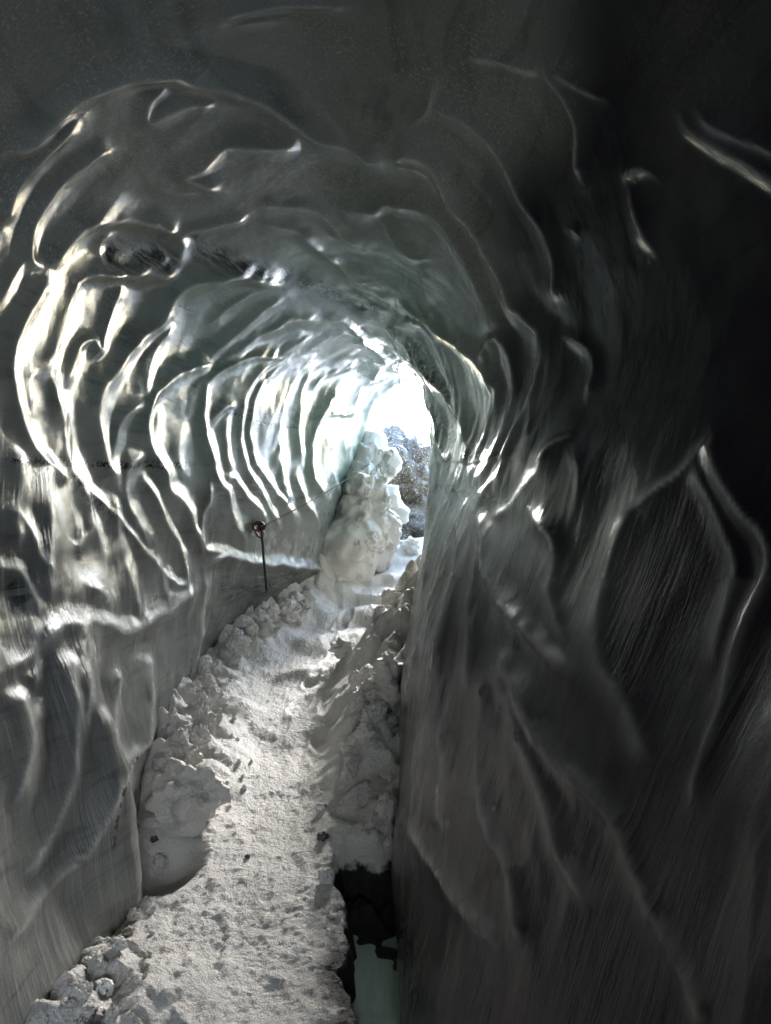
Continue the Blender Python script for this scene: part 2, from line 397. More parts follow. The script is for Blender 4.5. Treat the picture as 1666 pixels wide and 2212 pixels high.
rg([(860,330),(855,345),(900,355),(935,385),(960,430)], 18, .7)
rg([(928,240),(958,242),(998,260),(1048,300),(1083,340),(1113,390),(1143,440),(1173,485),(1198,540),(1209,590),(1203,660)], 22, 1)
rg([(888,270),(923,240),(935,175)], 14, .8)
rg([(1003,132),(1048,130),(1113,142),(1158,147),(1170,128)], 14, 1)
rg([(1172,130),(1208,175),(1243,220),(1263,270),(1263,325),(1268,385)], 22, 1)
rg([(1203,155),(1263,185),(1325,212)], 18, .9)
rg([(1483,245),(1558,300),(1633,360),(1700,410)], 26, 1)
rg([(1523,235),(1583,285),(1700,345)], 22, .8)
rg([(1368,400),(1372,370),(1408,358),(1433,380)], 20, .8)
rg([(1372,400),(1393,465),(1418,545)], 22, .8)
rg([(480,52),(510,25),(580,8),(680,3),(760,10)], 18, .9)
rg([(500,55),(560,45),(600,48)], 14, .6)
rg([(865,655),(913,675),(963,715),(1003,745),(1043,785),(1063,820),(1078,855),(1068,905),(1048,955),(1025,1005),(1000,1050)], 18, 1.1)
rg([(833,635),(860,685),(863,740),(898,775),(923,810),(958,845),(983,880),(1008,920),(1010,985),(985,1050),(960,1090)], 15, 1)
rg([(863,697),(908,695),(943,722),(958,750),(978,805),(993,870),(1008,915)], 15, 1)
rg([(1058,800),(1053,770),(1073,730),(1098,745),(1113,795),(1113,855),(1098,920),(1078,985),(1048,1030),(1023,1065)], 18, 1.1)
rg([(900,800),(918,860),(938,905),(948,955),(973,1000),(980,1040)], 11, .9)
rg([(925,900),(938,960),(945,1010),(940,1060)], 9, .7)
rg([(1240,945),(1193,975),(1168,1025),(1138,1065),(1108,1100),(1060,1130)], 20, .6)
rg([(1243,965),(1253,1025),(1248,1085),(1233,1125)], 18, .4)
rg([(1225,730),(1250,735),(1273,760),(1280,805),(1268,865)], 16, .8)
rg([(1235,490),(1250,495),(1262,512)], 14, .7)
# right wall below the waist
rg([(1033,1105),(1053,1145),(1053,1230),(1083,1305),(1133,1360),(1193,1425),(1235,1460)], 22, 1)
rg([(1153,1105),(1193,1155),(1203,1205),(1190,1290),(1230,1400)], 22, .9)
rg([(1370,1100),(1320,1230),(1293,1355),(1300,1440),(1340,1500),(1390,1640)], 28, .6)
rg([(1533,935),(1558,1025),(1598,1105),(1643,1155),(1655,1230),(1613,1330),(1583,1430),(1560,1540),(1508,1733)], 32, 1.1)
rg([(1500,1000),(1550,1120),(1580,1230),(1550,1350),(1530,1450)], 26, .8)
rg([(1533,935),(1480,1010),(1420,1060),(1370,1110)], 26, .3)
rg([(1023,1065),(983,1145),(953,1230),(923,1330),(893,1430),(875,1520)], 15, 1)
rg([(985,1052),(948,1130),(928,1205),(915,1265)], 11, .9)
rg([(1048,1150),(1033,1230),(1013,1330),(1008,1405),(1000,1500)], 16, .9)
rg([(1000,1100),(990,1190),(975,1290),(950,1400),(935,1480)], 14, .8)
rg([(1083,1400),(1103,1453),(1133,1518),(1173,1593),(1233,1678),(1283,1723),(1323,1778),(1353,1843),(1393,1928),(1433,2003),(1498,2103),(1570,2230)], 24, 1.2)
rg([(1038,1453),(1038,1553),(1033,1653),(1048,1733),(1073,1813),(1098,1878),(1113,1953),(1123,2043)], 24, 1)
rg([(1053,1420),(1100,1520),(1133,1603),(1163,1678),(1188,1763),(1203,1843),(1243,1913),(1300,1960)], 22, .9)
rg([(893,1783),(920,1850),(963,1918),(1018,1978),(1073,2043)], 24, .9)
rg([(950,1560),(960,1650),(945,1740),(950,1800)], 20, .8)
# lower left
rg([(95,985),(92,1060),(100,1140),(96,1230),(110,1310)], 24, 1.0, .25)
rg([(22,960),(30,1040),(25,1120),(40,1190)], 24, 1.0, .25)
rg([(190,1100),(212,1180),(222,1260),(245,1330)], 20, 1.0, .25)
rg([(250,1058),(252,1130),(262,1210),(282,1290),(300,1340)], 18, .9, .25)
rg([(140,985),(150,1080),(162,1180)], 18, .8, .25)
rg([(330,1190),(345,1260),(362,1320)], 15, .8, .25)
rg([(395,1235),(408,1290),(405,1340)], 13, .8, .25)
rg([(60,1300),(75,1400),(70,1500)], 26, .7, .35)
rg([(190,1330),(200,1450),(185,1560)], 24, .7, .35)
rg([(440,1225),(480,1203),(520,1212),(600,1220),(665,1225),(730,1215)], 16, 1.2)
rg([(0,1450),(50,1425),(100,1385),(140,1350),(200,1350),(260,1370),(320,1340),(380,1300),(430,1270)], 26, .8, .4)
rg([(440,1230),(432,1300),(425,1380),(412,1455),(400,1500)], 18, 1)
rg([(245,1430),(240,1578),(262,1668),(272,1753),(278,1853),(285,1978)], 26, 1.1, .3)
rg([(315,1400),(317,1528),(310,1603),(262,1655),(210,1773),(170,1853),(100,1928),(15,2038)], 24, 1, .25)
rg([(150,1400),(160,1500),(150,1650),(110,1800),(60,1900)], 30, .7, .35)
rg([(30,1480),(50,1600),(30,1750)], 30, .7, .35)
rg([(150,1250),(215,1290),(225,1340)], 22, .7, .3)

Xc = CX+F*P[..., 0]/np.maximum(P[..., 1], .05); Yc = CY-F*P[..., 2]/np.maximum(P[..., 1], .05)
front = P[..., 1] > .35
# wobble so that no ridge is a clean curve
wobx = 5*perlin(P[..., 0]*4, P[..., 1]*4, P[..., 2]*4); woby = 5*perlin(P[..., 0]*4+9, P[..., 1]*4, P[..., 2]*4)
XW, YW = Xc+wobx, Yc+woby
VPX, VPY = 850., 980.
def poly_field(pts, reach, X, Y, mask):
    """flat indices near the polyline, distance, position along it (0..1) and the nearest points"""
    pl = catmull(pts, 6)
    bx0, bx1 = pl[:, 0].min()-reach, pl[:, 0].max()+reach; by0, by1 = pl[:, 1].min()-reach, pl[:, 1].max()+reach
    idx = np.flatnonzero(mask & (X > bx0) & (X < bx1) & (Y > by0) & (Y < by1))
    x, y = X.ravel()[idx], Y.ravel()[idx]
    best = np.full(len(idx), 1e9); tt = np.zeros(len(idx)); nx = np.zeros(len(idx)); ny = np.zeros(len(idx))
    L = np.concatenate([[0], np.cumsum(np.linalg.norm(np.diff(pl, axis=0), axis=1))])
    for k in range(len(pl)-1):
        a, b = pl[k], pl[k+1]; ab = b-a; l2 = ab.dot(ab)+1e-9
        t = np.clip(((x-a[0])*ab[0]+(y-a[1])*ab[1])/l2, 0, 1)
        qx, qy = a[0]+t*ab[0], a[1]+t*ab[1]; dd = (x-qx)**2+(y-qy)**2
        c = dd < best
        best[c] = dd[c]; tt[c] = (L[k]+t[c]*(L[k+1]-L[k]))/L[-1]; nx[c] = qx[c]; ny[c] = qy[c]
    return idx, np.sqrt(best), tt, nx, ny, x, y, L[-1]
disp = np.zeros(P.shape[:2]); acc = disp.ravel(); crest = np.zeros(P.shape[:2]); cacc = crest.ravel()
Dflat = P[..., 1].ravel(); arcf = arc.ravel()
AMP = .60
for pts, wd, hf, sharp in R:
    idx, dist, tt, nx, ny, x, y, LL = poly_field(pts, wd*5, XW, YW, front)
    if not len(idx): continue
    inner = np.hypot(x-VPX, y-VPY) < np.hypot(nx-VPX, ny-VPY)
    wl = np.where(inner, wd*.9, wd*.65)
    wl = np.where(inner, wd*1.6, wd*1.9)*(1+.5*np.clip(sharp-.14, 0, 1))
    q_ = np.clip((np.sqrt(dist**2+(sharp*.7*wd)**2)-sharp*.7*wd)/wl, 0, 1)
    f = (1-q_)**1.5*(1-.25*q_)
    e = min(.45, 40/LL)
    taper = .25+.75*sstep(0, e, tt)*sstep(0, e, 1-tt)
    H = AMP*hf*wd*Dflat[idx]/F*np.where(x > 1300, np.where(y > 1750, .9, np.where(y > 800, 1.1, 1.5)), np.where((x > 860) & (y < 1000), 1.35, np.where(y < 600, 1.1, 1)))*(1+.7*sstep(5.2, 7, Dflat[idx]))*(.95+.3*np.clip(perlin(Dflat[idx]*9, arcf[idx]*9, 0*tt), -1, 1))
    acc[idx] += (f*taper*H)**3
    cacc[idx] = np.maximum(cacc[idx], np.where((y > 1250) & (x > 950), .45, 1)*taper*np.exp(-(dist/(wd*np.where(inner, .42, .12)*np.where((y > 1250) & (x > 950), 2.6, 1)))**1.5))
disp = np.cbrt(disp)
# natural scallops everywhere (weaker where the ridges are followed)
wx, wy, wz = P[..., 1]*3.2+.5*perlin(P[..., 1], arc, 0*arc), arc*1.35+.4*perlin(P[..., 1]*1.5+4, arc*1.5, 0*arc), 0*arc
d1, d2 = worley(wx, wy, wz, 2)
vis = front & (Yc > -40) & (Yc < 2260) & (Xc > -60) & (Xc < 1730)
vis = sstep(.35, 1., P[..., 1])*sstep(3100, 2300, Xc)*sstep(-1500, -600, Xc)*sstep(-1500, -500, Yc)*sstep(3600, 2800, Yc)
sc_amp = .07*(1-vis)
sc_amp = sc_amp*np.clip(1.2-.04*P[..., 1], .3, 1)
disp += vis*.003*(1-np.clip((d2-d1)*1.7, 0, 1))**2.2*(.6+.6*perlin(P[..., 1]*2, arc*2, 0*arc))
disp += sc_amp*(1-np.clip((d2-d1)*1.1, 0, 1))**1.6
disp += .004*fbm(P[..., 0]*5, P[..., 1]*5, P[..., 2]*5, 2) + .03*perlin(P[..., 0]*1.7, P[..., 1]*1.7, P[..., 2]*1.7)
lowm = sstep(.1, -.6, P[..., 2])
disp += lowm*(np.where(P[..., 0] > 0, .006, .018)*fbm(P[..., 0]*4, P[..., 1]*4, P[..., 2]*2.2+5, 3))
disp += .0007*fbm(P[..., 0]*26, P[..., 1]*26, P[..., 2]*26, 2)
fade = sstep(9.0, 8.5, P[..., 1])*.8+.2
PD = P + Nn*(disp*fade)[..., None]
# stains
def stain(lists, mask=front):
    a = np.zeros(P.shape[0]*P.shape[1])
    for pts, wd, s in lists:
        idx, dist, tt, *_ = poly_field(np.array(pts, float), wd*3, XW, YW, mask)
        a[idx] = np.maximum(a[idx], s*np.exp(-(dist/wd)**2)*sstep(0, .06, tt)*sstep(0, .06, 1-tt)+0)
    return a.reshape(P.shape[:2])
leftm = front & (P[..., 0] < -.1); rightm = front & (P[..., 0] > 0) & (P[..., 1] < 6)
dirt = np.maximum(stain([([(0,992),(60,996),(110,1000),(200,1003),(300,1005),(420,1000)], 7, 1.5), ([(90,1005),(150,1030),(200,1060),(260,1110)], 24, .75), ([(150,1010),(180,1060),(215,1110)], 14, 1),
        ([(470,885),(540,905),(600,920),(660,925)], 2.5, 1.2), ([(380,655),(420,672)], 2, 1.5), ([(410,1400),(380,1520),(330,1600),(265,1650),(240,1730),(235,1850)], 3, 1.3),
        ([(440,1300),(470,1370),(440,1440)], 10, .6), ([(265,2000),(150,2110),(135,2212)], 10, 1.2)], leftm),
    stain([([(930,1052),(975,1060),(1010,1065),(1040,1060)], 6, 1.4), ([(1000,985),(1060,988),(1120,990)], 6, 1.4), ([(1050,1080),(1100,1085),(1160,1090)], 5, 1.4),
        ([(985,1080),(965,1120),(960,1160)], 10, .7), ([(1030,1490),(1060,1515),(1100,1560),(1140,1610)], 7, 1.3), ([(860,1950),(880,2050),(900,2150),(960,2212)], 22, 1.2)], rightm))
dirt *= 1
band = np.maximum(stain([([(215,540),(270,545),(330,550),(390,575)], 26, 1.1), ([(400,525),(480,555),(560,580),(640,600)], 20, 1.1), ([(640,610),(720,630),(790,660),(860,700)], 20, 1.1),
        ([(440,870),(560,890),(680,900)], 22, .45), ([(440,1050),(560,1060),(660,1070)], 30, .5), ([(470,1280),(560,1270),(680,1240)], 40, .8), ([(240,700),(330,760),(420,740)], 30, .4), ([(150,1190),(185,1230),(215,1280)], 22, .9), ([(20,1260),(60,1300)], 18, .9)], front),
    stain([([(880,720),(920,780),(950,830),(985,850)], 20, .9), ([(925,900),(960,930),(985,950)], 16, .8)], rightm))
frost = stain([([(560,1170),(640,1180),(720,1185),(780,1190)], 26, .8), ([(700,1110),(760,1150),(800,1170)], 30, .9), ([(720,1240),(790,1180)], 26, .8)], leftm)
frost *= sstep(-.25, .35, fbm(P[..., 0]*9, P[..., 1]*9, P[..., 2]*9, 3))
clear = sstep(.24, .50, P[..., 0]+.15*perlin(P[..., 0]*2, P[..., 1]*2, P[..., 2]*2)-.18*np.maximum(P[..., 1]-2.2, 0))  # clear mask: where the shade of the right wall is painted dark
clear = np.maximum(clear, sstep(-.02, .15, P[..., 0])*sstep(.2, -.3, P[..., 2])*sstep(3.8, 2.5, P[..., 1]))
mouth_dim = sstep(6.3, 8.0, P[..., 1])*(.75+.25*perlin(P[..., 0]*5, P[..., 1]*5, P[..., 2]*5))
streak = 1-.72*sstep(-.1, .2, P[..., 0])
# frame rows: inner back cap, inner tunnel, outer face and hull -> one closed body of ice
def scaled_row(src, s, d, cx, cz):
    q = src.copy(); q[:, 0] = cx+(src[:, 0]-cx)*s; q[:, 2] = cz+(src[:, 2]-cz)*s; q[:, 1] = d; return q
ex = PD[-1]; ccx, ccz = ex[:, 0].mean(), .2
outer = []
for s, dd in ((1.04, .05), (1.12, .13), (1.25, .2), (1.6, .28), (2.3, .3), (3.2, .0)):
    outer.append(scaled_row(ex, s, 9+dd, ccx, ccz))
bk = PD[0]; bcx = bk[:, 0].mean()
outer.append(scaled_row(bk, 2.6, BACK+.1, bcx, .2)); outer.append(scaled_row(bk, 2.3, BACK-.3, bcx, -.2)); outer.append(scaled_row(bk, 1.5, BACK-.35, bcx, -.2))
inner0 = [scaled_row(bk, 1.5, BACK-.35, bcx, -.2), scaled_row(bk, 1.15, BACK-.22, bcx, -.2), scaled_row(bk, 1.04, BACK-.1, bcx, -.2)]
VV = np.concatenate([np.array(inner0), PD, np.array(outer)]); n0, n1 = len(inner0), len(outer)
VV[..., 2] += CAMZ
def padr(a): return np.concatenate([np.repeat(a[:1], n0, 0), a, np.repeat(a[-1:], n1, 0)])
wc = np.stack([P[..., 1], arc, P[..., 2]], -1)
Q = grid_quads(VV.shape[0], NC)
cave = mesh_np('ice_cave', VV.reshape(-1, 3), Q[:, ::-1], ICE, attrs={'wc': ('FLOAT_VECTOR', padr(wc).reshape(-1, 3)),
    'dirt': ('FLOAT', padr(dirt)), 'band': ('FLOAT', padr(band)), 'frost': ('FLOAT', padr(frost)), 'clear': ('FLOAT', padr(clear)), 'crest': ('FLOAT', padr(crest)), 'mouth_dim': ('FLOAT', padr(mouth_dim)), 'streak': ('FLOAT', padr(streak))})
tag(cave, 'translucent grey green ice tunnel with scalloped glossy walls', kind='structure')
bvh_ice = BVHTree.FromPolygons([tuple(v) for v in VV[::3, ::3].reshape(-1, 3)], [tuple(q) for q in grid_quads(*VV[::3, ::3].shape[:2])])

# ------------------------------------------------------------------ snow floor (height over x and d)
gd = [BACK-1.2]
while gd[-1] < 9.6:
    d = gd[-1]; gd.append(d+(.15 if d < 1.2 else .0085*max(1, d/2.4)**1.2))
gd = np.array(gd); gx = np.concatenate([np.linspace(-3.2, -1.7, 12)[:-1], np.linspace(-1.7, .75, 290), np.linspace(.75, 3.4, 14)[1:]])
GX, GD = np.meshgrid(gx, gd)
# left and right foot of the walls
xl = np.interp(GD, rows, PD[:, 11, 0]); xr = np.interp(GD, rows, PD[:, -11, 0])
xm = np.interp(GD, [1, 2.1, 3, 4, 5, 6, 7, 8, 9], [-.5, -.55, -.62, -.5, -.5, -.45, -.25, -.05, .15])
Z = floor_z(GD)
n1_ = perlin(GX*1.6, GD*1.6, 0*GX); Z = Z+.05*n1_
# snow steps
for dc, hh in ((4.35, .05), (5.05, .06), (5.75, .09), (6.4, .11), (7.0, .12), (7.6, .12), (8.2, .12), (8.7, .1)):
    wv = GD+.35*perlin(GX*1.6, GD*.6, 0*GX+dc*3)+.15*perlin(GX*5, GD*2, 0*GX+dc*5)
    pathw = np.exp(-((GX-xm)/.42)**4)
    Z = Z+hh*pathw*(sstep(dc-.1, dc+.1, wv)-sstep(dc-.7, dc+.7, wv))
# heaps at the foot of the left wall
lump = 1-worley(GX*6.5+.4*n1_, GD*6.5, 0*GX); lump2 = 1-worley(GX*13, GD*13, 0*GX+3)
tl = np.clip((xl+.55-GX)/.55, 0, 1)
hl = np.interp(GD, [1.6, 2.2, 2.5, 2.9, 3.35, 3.55, 4.4, 5.0, 5.6, 6.4, 7.2, 8, 9], [.12, .10, .02, .0, .08, .26, .28, .22, .30, .28, .42, .75, .8])
Z = Z+hl*tl**1.2*(.55+.75*lump)+ .05*tl*lump2*(hl > .05)
# hollow behind the big snow block, near left
Z = Z-.17*np.exp(-(((GX+.95)/.12)**2+((GD-2.93)/.16)**2)**1.4)
# bank along the right wall
hr = np.interp(GD, [2.9, 3.05, 3.3, 3.7, 4.1, 4.6, 5.2, 5.8, 6.5, 7.3, 8, 9], [0, .06, .16, .32, .50, .50, .62, .68, .66, .55, .42, .3])
wr = np.interp(GD, [2.9, 3.3, 4, 5, 6, 7, 8, 9], [.5, .55, .60, .60, .52, .50, .5, .6])
tr = np.clip((GX-(xr-wr))/wr, 0, 1.3)
Z = Z+hr*sstep(0, 1, tr)*(.8+.45*(lump-.4))
# pit with water between path and right wall
pe = np.interp(GD, [1.2, 2.1, 2.4, 2.75, 3.0, 3.1], [-.06, -.10, -.15, -.20, -.25, -.2])+.05*perlin(GX*3, GD*6, 0*GX+2)+.02*perlin(GX*3, GD*18, 0*GX+2)
dend = 3.02+.10*perlin(GX*4, GX*0, GX*0+5)-.35*np.clip((-.16-GX), 0, .2)
pit = sstep(0, .06, GX-pe)*sstep(dend+.05, dend-.05, GD)
Z = Z*(1-pit)+pit*(np.interp(GD, [1.2, 2.48, 2.64, 3.0], [-1.98, -1.98, -1.76, -1.70])+.10*fbm(GX*6, GD*6, 0*GX, 3))
grit = sstep(-.12, -.02, GX-pe)*sstep(dend+.16, dend+.06, GD)
# trodden hollows of boots
fr = random.Random(11)
for k in range(34):
    d0 = 1.75+.16*k+fr.uniform(-.08, .08); x0 = np.interp(d0, [1, 2.1, 3, 4, 5, 6, 7, 8, 9], [-.5, -.55, -.6, -.5, -.45, -.4, -.2, -.0, .15])+(.14 if k % 2 else -.14)+fr.uniform(-.08, .08)
    a = fr.uniform(-.35, .35); ux = (GX-x0)*math.cos(a)+(GD-d0)*math.sin(a); uy = -(GX-x0)*math.sin(a)+(GD-d0)*math.cos(a)
    e = np.sqrt((ux/.052)**2+(uy/.14)**2); dep = fr.uniform(.003, .010)*(1+1.2*(d0 > 4))
    Z = Z-dep*(1-sstep(.75, 1.15, e))*(1-pit)+dep*.5*np.exp(-((e-1.35)/.22)**2)*(1-pit)
# texture of trodden snow
amp = np.where(pit > .5, .4, 1)
Z = Z+amp*(.007*fbm(GX*12, GD*12, 0*GX, 4)+.009*(1-worley(GX*42, GD*42, 0*GX+1))+.012*perlin(GX*3, GD*3, 0*GX+7))
side = np.maximum(sstep(.25, 1, tl)*(hl > .05), sstep(.2, .9, tr)*(hr > .05))
Z = Z+side*.05*(fbm(GX*6, GD*6, 0*GX+8, 4))+side*.05*(.5-worley(GX*9+.5*n1_, GD*9, 0*GX+4))
xs2 = GX+side*.03*perlin(GX*9, GD*9, 0*GX+20); ys2 = GD+side*.03*perlin(GX*9, GD*9, 0*GX+30)
G = np.stack([xs2, ys2, Z+CAMZ], -1)
floor = mesh_np('snow_path', G.reshape(-1, 3), grid_quads(*GX.shape), SNOW, attrs={'grit': ('FLOAT', grit)})
tag(floor, kind='structure')
def ground_at(x, d):
    i = np.abs(gd-d).argmin(); j = np.abs(gx-x).argmin(); return G[i, j, 2]

# water in the pit
m, t, b = new_mat('meltwater'); b.inputs['Base Color'].default_value = (.60, .72, .61, 1)
b.inputs['Roughness'].default_value = .04; b.inputs['IOR'].default_value = 1.33
co = N(t, 'ShaderNodeNewGeometry').outputs['Position']; t.links.new(bump(t, noise(t, scaled(t, co, (3, 1, 1)), 5, 2), .25, .03), b.inputs['Normal'])
wv = np.array([[-.3, .9, CAMZ-1.75], [.5, .9, CAMZ-1.75], [.5, 3.25, CAMZ-1.75], [-.3, 3.25, CAMZ-1.75]])
tag(mesh_np('water', wv, np.array([[0, 1, 2, 3]]), m), kind='structure')

# outside: snow field rising to the horizon
ox = np.concatenate([-np.geomspace(400, 4, 30), np.linspace(-3.5, 3.5, 60), np.geomspace(4, 400, 30)])
oy = np.concatenate([-np.geomspace(400, 5.2, 24), np.linspace(-4.9, 9.3, 10), np.linspace(9.4, 20, 90), np.geomspace(21, 600, 40)])
OX, OY = np.meshgrid(ox, oy)
OZ = np.interp(OY, [-400, -60, -14, -6, -5, 7, 9.5, 12, 20, 60, 600], [9, 8, 6, -1.3, -1.7, -1.7, -.46, -.3, 0, 2, 12])+.15*fbm(OX*.8, OY*.8, 0*OX, 3)*sstep(9.6, 11, OY)  # unseen slope behind the tunnel is added to bounce warm fill light in
OZ = np.where((OY < 9.35) & (OY > -4.6) & (np.abs(OX) < 4.2), -2.4, OZ)
tag(mesh_np('snow_field', np.stack([OX, OY, OZ+CAMZ], -1).reshape(-1, 3), grid_quads(*OX.shape), SNOW), kind='structure')

# ------------------------------------------------------------------ lumps of snow and rock
def ico(sub):
    import bmesh
    bm = bmesh.new(); bmesh.ops.create_icosphere(bm, subdivisions=sub, radius=1)
    V = np.array([v.co[:] for v in bm.verts]); T = np.array([[v.index for v in f.verts] for f in bm.faces]); bm.free(); return V, T
ICO5, ICO6, ICO4, ICO3 = ico(5), ico(6), ico(4), ico(3)
def lump_mesh(name, size, mat, seed, rough=.28, cells=1.6, I=None, flat=0.0):
    V, T = I or ICO4; o = seed*13.7
    c = 1-worley(V[:, 0]*cells+o, V[:, 1]*cells, V[:, 2]*cells)
    r = 1+rough*(c-.45)*1.6+rough*.5*fbm(V[:, 0]*2+o, V[:, 1]*2, V[:, 2]*2, 3)+.10*rough*fbm(V[:, 0]*9+o, V[:, 1]*9, V[:, 2]*9, 2)
    W = V*r[:, None]
    if flat: W[:, 2] = np.where(W[:, 2] < -flat, -flat+(W[:, 2]+flat)*.2, W[:, 2])
    W = W*np.array(size)
    return mesh_np(name, W, T, mat)
def at_floor(x, y, guess=3.0):
    """ground point seen at photo position"""
    best = None
    for d in np.linspace(1.6, 9.4, 500):
        X = (x-CX)*d/F; zz = CAMZ-(y-CY)*d/F
        if zz <= ground_at(X, d): return X, d, ground_at(X, d)
    return (x-CX)*guess/F, guess, CAMZ-(y-CY)*guess/F

X, D, ZZ = -.93, 3.22, ground_at(-.85, 3.2)
o = lump_mesh('snow_block', (.15, .15, .135), SNOW, 3, .40, 1.5, ICO5); o.location = (X, D, ZZ+.14); o.rotation_euler = (.2, .1, .5)
tag(o, 'largest rounded block of snow beside the foot of the left wall', 'snow block')
# loose chunks
protos = [lump_mesh('snow_chunk', (1, .9, .8), SNOW, 20+k, .42, 1.5+.2*k, ICO4) for k in range(6)]
rr = random.Random(5); first = set()
def size_word(r): return 'tiny' if r < 8 else 'small' if r < 12 else 'middling' if r < 17 else 'large'
def place_word(x, y, x0, x1, y0, y1, far='far', near='near'):
    a = (y-y0)/(y1-y0); b_ = (x-x0)/(x1-x0)
    return ('far end' if a < .25 else 'far half' if a < .5 else 'near half' if a < .75 else 'near end')+', '+('at the wall' if b_ < .33 else 'mid heap' if b_ < .66 else 'at the path')
def chunk(x, y, r, label, group, lift=.35, k=None):
    k = rr.randrange(6) if k is None else k
    if k in first: o = protos[k].copy(); S.collection.objects.link(o)
    else: o = protos[k]; first.add(k)
    X, D, ZZ = at_floor(x, y); s = r*D/F
    o.location = (X, D, ZZ+s*lift); o.scale = (s*rr.uniform(.85, 1.2), s*rr.uniform(.8, 1.1), s*rr.uniform(.75, 1.05))
    o.rotation_euler = (rr.uniform(0, 6), rr.uniform(0, 6), rr.uniform(0, 6)); tag(o, label, 'snow chunk', group)
    return o
GL1 = 'loose snow chunks heaped against the left wall'
LB1 = 'loose white snow chunk in the heap beyond the largest snow block'
for i in range(46):
    v = rr.random(); yy = 1500+v*165; xx = 455-95*v*.7+rr.uniform(-45, 42)
    rad = rr.uniform(8, 24); chunk(xx, yy, rad, size_word(rad)+' snow chunk beyond the largest block, '+place_word(xx+95*v*.7, yy, 410, 497, 1500, 1665), GL1)
LB2 = 'craggy snow chunk on the crest of snow below the striped ice wall'
for (x, y, r) in [(560,1345,20),(575,1362,18),(590,1335,16),(612,1330,22),(628,1345,18),(640,1325,14),(545,1370,16),(520,1365,20),(505,1385,22),(522,1400,18),(495,1410,17),(535,1330,12),(660,1318,14),(600,1358,12),(480,1395,14),(512,1352,14),(566,1325,14),(625,1312,15),(645,1350,12),(490,1372,16)]:
    chunk(x, y, r, size_word(r)+' craggy chunk below the striped wall, '+place_word(x, y, 480, 660, 1312, 1410).replace('at the wall', 'left side').replace('at the path', 'right side').replace('mid heap', 'centre'), 'craggy snow chunks along the crest below the striped wall', .6)
LB3 = 'snow chunk lying along the left edge of the middle of the path'
for i in range(26):
    v = rr.random(); xx, yy, rad = 500-70*v+rr.uniform(-30, 35), 1400+v*95, rr.uniform(6, 17); chunk(xx, yy, rad, size_word(rad)+' snow chunk edging the mid path, '+place_word(xx+70*v, yy, 470, 535, 1400, 1495), 'snow chunks edging the middle of the path')
for (x, y, r, l) in [(745,1420,30,'rounded snow boulder alone on the left edge of the right bank'),(840,1470,34,'craggy snow chunk topmost on the right bank'),(850,1520,30,'snow chunk on the right bank against the ice wall'),
        (795,1500,20,'small snow chunk in the middle of the right bank'),(838,1760,26,'snow lump leaning on the ice wall above the pit'),(705,1905,18,'rounded snow lump on the rim of the dark pit'),
        (345,1885,22,'rounded snow lump in the shaded hollow'),(845,1840,20,'snow lump on the far corner of the dark pit'),(210,2110,26,'white snow lump resting on a stone by the near left wall'),
        (190,2098,16,'small snow lump topmost beside the near left wall'),(165,2165,20,'snow lump nearest the foot of the near left wall'),(885,1190,26,'sunlit snow boulder beside the tunnel mouth'),
        (185,2150,16,'small snow lump between two stones, lower left'),(240,2205,20,'snow lump capping the lowest stone on the left'),(150,2195,18,'snow lump in the lower left corner by the ice'),(290,1985,15,'small snow lump at the corner of the near ice pillar'),(278,2020,11,'tiny snow lump at the corner of the near ice pillar'),(255,2050,16,'snow lump at the foot of the near ice pillar'),(300,1950,9,'tiny snow lump between the ice pillar and the hollow')]:
    chunk(x, y, r, l, None, .45)
rc = random.Random(21)
for i in range(46):
    yy = 1520+680*rc.random()**.8; side_ = True
    xx = np.interp(yy, [1520, 1700, 1900, 2050, 2200], [505, 480, 300, 285, 240])+rc.uniform(0, 60) if side_ else rc.uniform(520, 690)
    chunk(xx, yy, rc.uniform(2.2, 6.5), 'tiny snow crumb on the '+('far' if yy < 1720 else 'middle' if yy < 1950 else 'near')+' stretch of the path, '+('left edge' if side_ else 'middle'), 'snow crumbs scattered on the path', .3)
rb = random.Random(9)
for i in range(30):
    v = rb.random(); yy = 1250+v*440; xx = np.interp(yy, [1250, 1400, 1500, 1690], [850, 800, 790, 775])+rb.uniform(-25, 65); rad = rb.uniform(9, 26)*(.7+.5*v)
    chunk(xx, yy, rad, size_word(rad)+' snow lump on the right bank, '+('far end' if v < .25 else 'far half' if v < .5 else 'near half' if v < .75 else 'near end')+', '+('path side' if xx < 815 else 'wall side'), 'snow lumps on the right bank', .15)
def rock(x, y, r, label, mat=ROCK, seed=1, lift=.2):
    X, D, ZZ = at_floor(x, y); s = r*D/F
    o = lump_mesh('stone', (s, s*.8, s*.7), mat, seed, .3, 1.4, ICO4); o.location = (X, D, ZZ+s*lift)
    tag(o, label, 'stone')
rock(693, 1750, 12, 'dark stone half buried in the path, with snow on it', SNOWROCK, 41)
rock(697, 1815, 13, 'dark round stone at the far rim of the pit', ROCK, 42)
rock(535, 1857, 6, 'small dark stone alone in the middle of the path', ROCK, 43, .5)
rock(333, 1822, 9, 'dark pebble in the shadow below the largest snow block', ROCK, 44)
rock(220, 2145, 24, 'brown crusted stone under the snow lump, lower left', SNOWROCK, 45)
rock(205, 2215, 32, 'dark purple stone in the bottom left corner', SNOWROCK, 46)
rock(838, 1545, 9, 'dark stone under the chunk on the right bank', ROCK, 47, .6)
rock(870, 2100, 20, 'black wet stone at the foot of the right ice wall', ROCK, 48)

